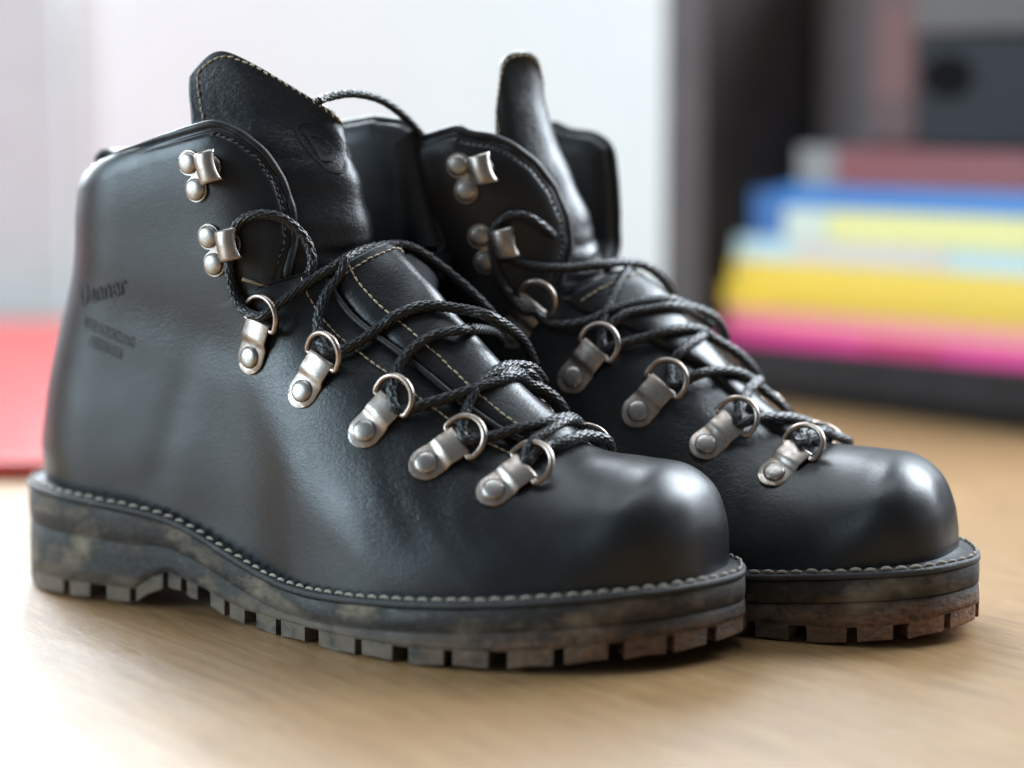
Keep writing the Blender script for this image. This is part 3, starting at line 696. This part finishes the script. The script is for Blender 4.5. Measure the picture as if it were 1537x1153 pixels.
        V = np.array(rows); V2 = V.copy(); V2[:, 2] -= .075; V2[:, 1] -= .03*dn_
        Fg = gridF(22, 11); oo = len(V); F = Fg+[tuple(i+oo for i in f[::-1]) for f in Fg]
        per = [i*11 for i in range(22)]+[21*11+j for j in range(1, 11)]+[i*11+10 for i in range(20, -1, -1)]+list(range(9, 0, -1))
        F += [(per[i], per[(i+1) % len(per)], per[(i+1) % len(per)]+oo, per[i]+oo) for i in range(len(per))]
        me = bpy.data.meshes.new('hook_tab'); me.from_pydata((np.vstack([V, V2])*.01).tolist(), [], F); me.materials.append(M['plate'])
        me.polygons.foreach_set('use_smooth', [True]*len(me.polygons))
        bm = bmesh.new(); bm.from_mesh(me); bmesh.ops.recalc_face_normals(bm, faces=bm.faces); bm.to_mesh(me); bm.free()
        h = bpy.data.objects.new('hook_tab', me); COL.objects.link(h); h.parent = o
        return o
    EY = [((13.5, 10.4), (14.0, 11.8)), ((16.1, 9.3), (16.85, 10.55)), ((18.9, 8.0), (19.7, 9.05)), ((21.35, 6.95), (22.25, 7.65)), ((23.9, 6.1), (24.7, 6.8))]
    HK = [((10.95, 17.75), (11.25, 16.75)), ((11.75, 14.95), (11.95, 13.95))]
    if side < 0: EY = EY_FAR
    for vs in (1, -1):
        for c, r in EY: eyelet(c, r, vs)
        for c, r in HK:
            du = .5 if vs < 0 else 0; hook((c[0]+du, c[1]+S.dh*.4), (r[0]+du, r[1]+S.dh*.4), vs)
    # ---- laces
    VV, FF, AA, o_ = [], [], [], 0
    fln = np.gradient(S.fl, axis=0); fln = np.stack([-fln[:, 1], fln[:, 0]], 1); fln /= np.linalg.norm(fln, axis=1)[:, None]
    if fln[200, 1] < 0: fln = -fln
    def clear(pts):
        """lift a lace run off the leather where it would sink in"""
        C = catmull(np.array(pts), len(pts)*6); out = []
        for p in C:
            if p[0] > (17.4 if side > 0 and k_ == 'a' else 15.3):
                n2 = fln[int(np.argmin(((S.fl-p[[0, 2]])**2).sum(1)))]
                c0 = float(S.v0(p[0])); be = math.atan2(p[1]-c0, 2.0); d_ = np.array([n2[0]*math.cos(be), math.sin(be), n2[1]*math.cos(be)])
                cl = (.56 if p[0] > 18 else .42) if (abs(p[1]-c0) < 2.0 and p[0] < 25) else .30
                for _ in range(90):
                    q = p-d_*cl
                    if abs(q[1]-float(S.v0(q[0]))) < float(S.V(q[0:1], q[2:3], 1 if q[1] > c0 else -1)[0]): p = p+d_*.03
                    else: break
            out.append(p)
        out = np.array(out)
        for _ in range(3): out[1:-1] = (out[:-2]+2*out[1:-1]+out[2:])/4
        return out
    for k_, pts in laces.items():
        V, F, a = braid(loc(clear(pts) if k_ != 'g' else np.array(pts)), .20 if k_ != 'g' else .175)
        VV.append(V); FF += [tuple(i+o_ for i in f) for f in F]; AA.append(a); o_ += len(V)
    obj('lace', np.vstack(VV), FF, M['lace'], root, uvattr={'braid': np.concatenate(AA)})
    if side > 0:
        C = loc(catmull([(14.35, 3.1, 13.05), (13.9, 3.55, 13.15), (13.6, 3.9, 13.3), (13.35, 4.1, 13.4)], 20)); V, F = tube(C, np.linspace(.03, .07, 20), 6)
        tag(obj('loose_thread', V, F, M['thread'], root), 'short frayed pale thread end')
    # ---- heel pull loop
    K0 = Q[0, NC//2]; C = catmull([K0+np.array(q) for q in [(.5, 0, -1.2), (.15, 0, -.2), (.0, 0, .6), (.45, 0, .95), (1.0, 0, .6), (1.2, 0, -.6), (1.3, 0, -1.6)]], 40)
    rows = [[(p[0], -p[1]+g, p[2]) for g in np.linspace(-.75, .75, 7)] for p in C]; V = np.array(rows).reshape(-1, 3)
    pl = obj('pull_loop', V, gridF(40, 7), M['edge'], root, uvattr={'crease': np.full(len(V), .5)})
    so = pl.modifiers.new('thick', 'SOLIDIFY'); so.thickness = .0022; so.offset = 0
    # ---- lettering pressed into the leather
    for tx, size, mode, args in texts:
        cu = bpy.data.curves.new('lettering', 'FONT'); cu.body = tx or 'o'; cu.size = 1; cu.extrude = 0; cu.resolution_u = 3; cu.offset = .012
        if mode == 'side_script' or mode == 'tongue_script': cu.shear = .25
        to_ = bpy.data.objects.new('lettering', cu); COL.objects.link(to_)
        dg = bpy.context.evaluated_depsgraph_get(); me0 = bpy.data.meshes.new_from_object(to_.evaluated_get(dg))
        bpy.data.objects.remove(to_)
        bm = bmesh.new(); bm.from_mesh(me0); bmesh.ops.triangulate(bm, faces=bm.faces)
        for _ in range(2): bmesh.ops.subdivide_edges(bm, edges=[e for e in bm.edges if e.calc_length() > .12], cuts=1)
        bmesh.ops.triangulate(bm, faces=bm.faces)
        bm.verts.index_update(); bm.verts.ensure_lookup_table(); V = np.array([v_.co[:] for v_ in bm.verts]); F = [tuple(v_.index for v_ in f.verts) for f in bm.faces]; bm.free(); bpy.data.meshes.remove(me0)
        if mode == 'ring':
            a_ = np.linspace(0, 2*np.pi, 49)[:-1]; V = np.array([(r_*math.cos(q_), r_*math.sin(q_), 0) for r_ in (1, .9) for q_ in a_]); F = [(i, (i+1) % 48, 48+(i+1) % 48, 48+i) for i in range(48)]
            V = V*size
        else: V[:, 0] -= V[:, 0].min(); V = V*size
        if mode.startswith('side'):
            u0, w0, ang, sx = args; a_ = math.radians(ang); V[:, 0] *= sx; uu_ = u0+V[:, 0]*math.cos(a_)-V[:, 1]*math.sin(a_); ww_ = w0+V[:, 0]*math.sin(a_)+V[:, 1]*math.cos(a_)
            # follow the displaced upper: nearest vertex of the shaped grid
            flat = Q.reshape(-1, 3); fp = P.reshape(-1, 3); fn = Nn.reshape(-1, 3); sel = (fp[:, 1] > 0) & (fp[:, 0] < 12) & (fp[:, 2] > 7); fl_, fp_, fn_ = flat[sel], fp[sel], fn[sel]
            out = []
            for a1, b1 in zip(uu_, ww_):
                dd = (fp_[:, 0]-a1)**2+(fp_[:, 2]-b1)**2; i4 = np.argsort(dd)[:6]; w4 = 1/(dd[i4]+.002); w4 /= w4.sum()
                base = (fl_[i4]*w4[:, None]).sum(0); nn_ = (fn_[i4]*w4[:, None]).sum(0); base[0] += a1-(fp_[i4, 0]*w4).sum(); base[2] += b1-(fp_[i4, 2]*w4).sum()
                out.append(base+nn_*.055)
            V = np.array(out)
        else:
            V[:, :2] += np.array([0., 0.])
            r0, c0, sr, sc = args                                # tongue grid coordinates, rows / cols per cm
            rr = np.clip(r0+V[:, 1]*sr, 0, 88.9); cc = np.clip(c0+V[:, 0]*sc, 0, 68.9); i_, j_ = rr.astype(int), cc.astype(int); fr, fc = (rr-i_)[:, None], (cc-j_)[:, None]
            V = (G[i_, j_]*(1-fr)+G[i_+1, j_]*fr)*(1-fc)+(G[i_, j_+1]*(1-fr)+G[i_+1, j_+1]*fr)*fc+nt_[i_, j_]*.05
        obj('lettering', loc(V), F, M['edge'], up if mode.startswith('side') else to, uvattr={'crease': np.full(len(V), .5)})
    return root
LABEL_R = 'black leather hiking boot nearer the camera, outer side showing, laces loose and heel lettering'
LABEL_L = 'black leather hiking boot behind its pair, inner side showing, toe tread caked in reddish mud'
SR = Shape(1); SL = Shape(-1, toe_dh=-.5, collar_dh=-.5, toe_du=-.5)
TONGUE_R = [
 [(14.3,2.6,12.4),(15.6,1.9,12.9),(16.4,.2,13.2),(15.9,-1.4,12.9),(14.6,-2.5,12.4)],
 [(13.5,2.9,14.4),(15.3,1.9,14.6),(16.35,.2,14.8),(15.8,-1.4,14.6),(14.3,-2.4,14.3)],
 [(12.8,3.0,16.4),(14.7,1.9,16.5),(15.9,.2,16.6),(15.4,-1.2,16.5),(14.0,-2.1,16.3)],
 [(10.5,2.9,18.2),(13.8,1.9,18.1),(15.35,.3,17.9),(15.0,-.9,17.8),(13.7,-1.9,17.7)],
 [(9.95,2.7,19.9),(12.6,1.9,19.6),(14.9,.5,18.9),(15.1,-.5,18.5),(13.7,-1.6,18.3)],
 [(9.8,2.5,21.0),(11.9,2.0,21.1),(14.2,.8,19.95),(15.1,-.2,19.1),(14.1,-1.3,18.8)],
 [(10.0,2.4,22.0),(11.2,2.1,22.15),(13.9,.9,20.5),(15.1,.0,19.4),(14.3,-1.1,19.1)],
]
TONGUE_L = [
 [(13.6,2.6,12.2),(14.7,1.8,12.6),(15.4,.2,12.9),(15.0,-1.3,12.6),(13.9,-2.4,12.2)],
 [(12.9,2.8,14.2),(14.2,1.9,14.4),(15.0,.3,14.5),(14.7,-1.2,14.4),(13.6,-2.3,14.2)],
 [(12.2,2.8,16.2),(13.5,1.9,16.3),(14.35,.4,16.4),(14.1,-.9,16.3),(13.0,-2.0,16.2)],
 [(11.9,2.4,18.2),(12.7,1.9,18.2),(13.45,.6,18.2),(13.3,-.6,18.2),(12.3,-1.6,18.1)],
 [(11.55,2.1,19.9),(12.2,1.9,20.0),(12.85,.8,20.0),(12.9,-.2,19.9),(12.2,-1.1,19.8)],
 [(11.55,1.9,21.2),(11.9,1.9,21.4),(12.6,1.0,21.4),(12.8,.1,21.2),(12.4,-.7,21.0)],
 [(11.7,1.8,21.9),(11.8,1.8,22.15),(12.6,1.1,22.1),(12.95,.4,21.9),(12.5,-.3,21.7)],
]
bot_R = lambda u: np.interp(u, [-1, 7.7, 8.4, 9.2, 9.4, 10.1, 11, 12.2, 13.4, 22, 25.6, 28.9, 31, 32], [.12, .12, .6, .95, .95, .75, .55, .2, 0, 0, .15, .5, .65, .8])
bot_L = lambda u: np.interp(u, [-1, 7.7, 8.4, 9.2, 9.4, 10.1, 11, 12.2, 13.4, 22, 27.0, 29.5, 31, 32], [.05, .05, 1.0, 1.55, 1.5, 1.05, .7, .2, 0, 0, .03, .28, .55, .65])
EY_FAR = [((13.0, 10.9), (13.8, 12.0)), ((15.7, 9.25), (16.5, 10.3)), ((18.35, 8.0), (19.1, 9.0)), ((21.0, 6.8), (21.75, 7.5)), ((23.75, 5.85), (24.4, 6.5))]
YR, YL = 0.51443742, 0.44083
make_boot('hiking_boot', LABEL_R, 1, (-19.816, 91.376), YR, SR, LACES_NEAR, 'rubber_near', TONGUE_R, bot_R,
    [('Danner', 1.15, 'side_script', (4.75, 11.95, 13, .8)), ('MADE IN PORTLAND', .62, 'side', (4.9, 11.15, -16, .47)), ('OREGON U.S.A.', .62, 'side', (5.2, 10.4, -16, .42)),
     ('D', 1.2, 'tongue', (44, 26, 17, 9)), ('', .78, 'ring', (51.5, 30.5, 17, 9)), ('anner', .8, 'tongue_script', (47, 40, 16, 9))])
make_boot('hiking_boot', LABEL_L, -1, (-10.328, 94.122), YL, SL, LACES_FAR, 'rubber_far', TONGUE_L, bot_L, [])

# ------------------------------------------------------------------ setting
def floor_mat():
    m, nt, b = nmat('oak_floor'); co = texco(nt)
    v = mapping(nt, co, (1, 1, 1), (0, 0, math.radians(52)))
    warp_ = noise(nt, mapping(nt, v, (1.5, 6, 1)), 3.0, 3, .5)
    vv = N(nt, 'ShaderNodeVectorMath'); vv.operation = 'MULTIPLY_ADD'; L(nt, warp_.outputs[1], vv.inputs[0]); vv.inputs[1].default_value = (.0, .02, 0); L(nt, v, vv.inputs[2]); v = vv.outputs[0]
    g = noise(nt, mapping(nt, v, (5.0, 75, 1)), 4.0, 8, .62, .3)
    g2 = noise(nt, mapping(nt, v, (28, 620, 1)), 3.0, 5, .7)
    g3 = noise(nt, mapping(nt, v, (60, 330, 1)), 3.0, 4, .6)
    big = noise(nt, mapping(nt, v, (1.2, 7, 1)), 3.0, 4, .6)
    c = ramp(nt, g.outputs[0], [(.30, (.13, .072, .030)), (.5, (.27, .155, .064)), (.70, (.34, .225, .115))])
    c2 = mix(nt, mth(nt, 'MULTIPLY', ramp(nt, g2.outputs[0], [(.40, (1, 1, 1)), (.52, (0, 0, 0))]).outputs[0], .7), c.outputs[0], (.17, .095, .045))
    c2 = mix(nt, mth(nt, 'MULTIPLY', ramp(nt, g3.outputs[0], [(.56, (0, 0, 0)), (.66, (1, 1, 1))]).outputs[0], .35), c2, (.46, .34, .21))
    c3 = mix(nt, mth(nt, 'MULTIPLY', big.outputs[0], .3), c2, (.26, .165, .08))
    L(nt, c3, b.inputs['Base Color'])
    L(nt, ramp(nt, g.outputs[0], [(.3, (.36,)*3), (.7, (.27,)*3)]).outputs[0], b.inputs['Roughness'])
    b.inputs['Specular IOR Level'].default_value = .75
    L(nt, bump(nt, g2.outputs[0], .0004, .6), b.inputs['Normal'])
    return m
V, F = boxm(-400, 400, -150, 199.9, -2, 0)
tag(obj('floor', V, F, floor_mat(), smooth=False), kind='structure')
wallm = simple('white_paint', (.66, .70, .695), .6, 0, 30, .02, 0)
V, F = boxm(-400, 400, 200, 206, 0.001, 280); tag(obj('wall', V, F, wallm, smooth=False), kind='structure')
# door casing at the far left
gm = simple('grey_paint', (.47, .51, .51), .5, 0, 30, .05, 0)
dr = empty('door_frame', (-.427, 1.985, 0)); tag(dr, 'pale lilac grey door casing on the white wall at far left', 'door frame')
V, F = boxm(-10, 2, -1, 1.2, 0.1, 210); bevel(obj('casing', V, F, gm, dr, False), .003)
V, F = boxm(-60, -10.2, -.4, 1, 0.1, 208); bevel(obj('door_panel', V, F, simple('door_paint', (.54, .555, .57), .5, 0, 20, .04, 0), dr, False), .003)
# red mat on the floor behind the heel
rm = simple('red_vinyl', (.36, .028, .024), .27, 0, 90, .12, .0002)
V, F = boxm(-110, 0, 0, 74, .02, 1.1)
mt_ = obj('floor_mat', V, F, rm, None, False); mt_.location = (-.245, 1.135, 0); mt_.rotation_euler = (0, 0, math.radians(-2))
tag(mt_, 'flat glossy red mat on the floor behind the heel of the nearer boot', 'mat'); bevel(mt_, .004, 3)
# shelf unit with magazines, turned 45 degrees
a45 = math.radians(-45)
O = Vector((.145, 1.48, 0))
dark = simple('dark_brown_laminate', (.022, .018, .018), .7, 0, 40, .2, .0002, .15); grey = simple('grey_brown_laminate', (.062, .052, .052), .6, 0, 30, .15, .0002, .25)
brown = simple('brown_board', (.10, .055, .05), .5, 0, 40, .2, .0002); blackm = simple('black_plastic', (.006, .006, .007), .9, 0, 90, .2, .0001, .05)
sh = empty('shelf_unit', O, a45); tag(sh, 'dark brown low shelf unit carrying the stack of magazines', 'shelf')
for nm, bxx, mt in (('side_panel', (-4.4, -.9, -1.2, 42, 0, 42), grey), ('bottom_board', (-.88, 80, -1.0, 42, 1.2, 3.8), dark), ('plinth', (-.88, 80, 1.5, 3.5, 0, 1.18), dark), ('back_panel', (-.88, 80, 42.1, 43, 0, 42), brown)):
    V, F = boxm(*bxx); bevel(obj(nm, V, F, mt, sh, False), .001)
pg = simple('page_paper', (.74, .71, .64), .8, 0, 500, .12, .0002)
def book(name, label, cat, p0, p1, q0, q1, z0, z1, col, spine=None, rough=.35):
    group = {'magazine': 'magazines piled on the shelf', 'book': 'books lying on the magazines'}.get(cat)
    e = empty(name, O+Matrix.Rotation(a45, 3, 'Z')@Vector((p0*.01, q0*.01, z0*.01)), a45+math.radians(rng.uniform(-.6, .6)))
    tag(e, label, cat, group)
    cm = simple(name+'_cover', col, rough, 0, 160, .10, .0001)
    w_, d_, h_ = p1-p0, q1-q0, z1-z0-.02; t = min(.12, h_*.2)
    V, F = join([boxm(0, w_, 0, d_, 0, t), boxm(0, w_, 0, d_, h_-t, h_), boxm(0, w_, 0, t, t, h_-t)])
    obj('cover', V, F, cm, e, False)
    V, F = boxm(.25, w_-.25, t+.01, d_-.3, t+.005, h_-t-.005); obj('pages', V, F, pg, e, False)
    if spine:
        V, F = boxm(spine[0], spine[1], -.05, -.01, h_*spine[3], h_*spine[4]); obj('spine_panel', V, F, simple(name+'_spine', spine[2], .4, 0, 200, .1, 0), e, False)
    return e
book('magazine', 'bright pink magazine at the bottom of the pile', 'magazine', 0, 27, 0, 21, 3.82, 5.0, (.66, .02, .22), spine=(12, 18, (.56, .01, .13), .1, .9))
book('magazine', 'salmon pink magazine second from the bottom of the pile', 'magazine', .3, 27, .2, 21, 5.0, 6.3, (.70, .24, .24))
book('magazine', 'thick golden yellow magazine above the pink ones', 'magazine', .2, 27, -.1, 21, 6.3, 7.9, (.70, .48, .02), spine=(4, 24, (.62, .42, .03), .2, .8))
book('magazine', 'second yellow magazine under the pale blue one', 'magazine', .7, 27.5, .1, 21, 7.9, 9.5, (.70, .50, .05))
book('magazine', 'pale blue and cream magazine in the middle of the pile', 'magazine', .9, 27, .3, 21, 9.5, 11.0, (.42, .58, .62), spine=(5, 17, (.55, .50, .48), .1, .9))
book('magazine', 'cream magazine with a lemon yellow spine under the blue book', 'magazine', 5.2, 28, .2, 20, 11.0, 13.1, (.64, .62, .24), spine=(0, 3.5, (.5, .58, .5), .05, .95))
book('book', 'bright blue book lying near the top of the pile', 'book', 4.6, 30, .4, 19, 13.1, 14.6, (.015, .16, .46), rough=.3)
book('folder', 'short dark blue folder end sticking out on the left of the pile', 'folder', 1.9, 5.0, .8, 18, 11.0, 14.2, (.015, .12, .36))
book('book', 'dark red book lying on the blue book', 'book', 9.2, 31, .4, 20, 14.6, 17.1, (.15, .022, .028), rough=.45)
book('cassette_case', 'small pale grey case beside the dark red book', 'case', 5.9, 9.0, .6, 12, 14.6, 17.2, (.17, .175, .18), rough=.4)
# grey speaker-like box on top
sp = empty('storage_box', O+Matrix.Rotation(a45, 3, 'Z')@Vector((.15, .01, .171)), a45); tag(sp, 'dark grey box with a round hole standing on the dark red book', 'box')
V, F = boxm(0, 17, 0, 17, 0, 7.2); bevel(obj('box_body', V, F, simple('charcoal', (.010, .014, .018), .6, 0, 60, .15, .0001, .2), sp, False), .003)
C = [(1.9*math.cos(a), -.06, 4.6+1.4*math.sin(a)) for a in np.linspace(0, 2*math.pi, 24, endpoint=False)]
V = np.array(C+[(x_*.9+.0, .0, z_) for x_, _, z_ in C]); V[:, 0] += 2.2
obj('hand_hole', V, [tuple(range(24))]+[(i, (i+1) % 24, 24+(i+1) % 24, 24+i) for i in range(24)], blackm, sp, False)
V, F = boxm(-.2, 17.2, -.2, 17.2, 7.25, 10.5); bevel(obj('box_lid', V, F, simple('light_grey', (.10, .095, .095), .6, 0, 60, .1, 0, .2), sp, False), .003)
# upright files behind
for i, (p0, p1, q0, c_, lb) in enumerate(((.3, 5.3, 10, (.10, .075, .072), 'thin dark brown upright file nearest the grey side panel'), (5.6, 9.4, 9, (.13, .06, .055), 'tall reddish brown upright file behind the grey case'), (9.8, 13.6, 9.5, (.105, .05, .048), 'tall reddish brown upright file beside the dark grey box'))):
    e = empty('upright_file', O+Matrix.Rotation(a45, 3, 'Z')@Vector((p0*.01, q0*.01, .173 if i else .038)), a45); tag(e, lb, 'file', 'files standing in the shelf')
    V, F = boxm(0, p1-p0, 0, 20, 0, 19 if i else 30); bevel(obj('file_body', V, F, simple('file_card', c_, .5, 0, 60, .15, .0001), e, False), .0015)
    V, F = boxm(.4, p1-p0-.4, -.06, -.01, 3, 9); obj('spine_label', V, F, simple('file_label', tuple(x*1.6 for x in c_), .6, 0, 60, .1, 0), e, False)
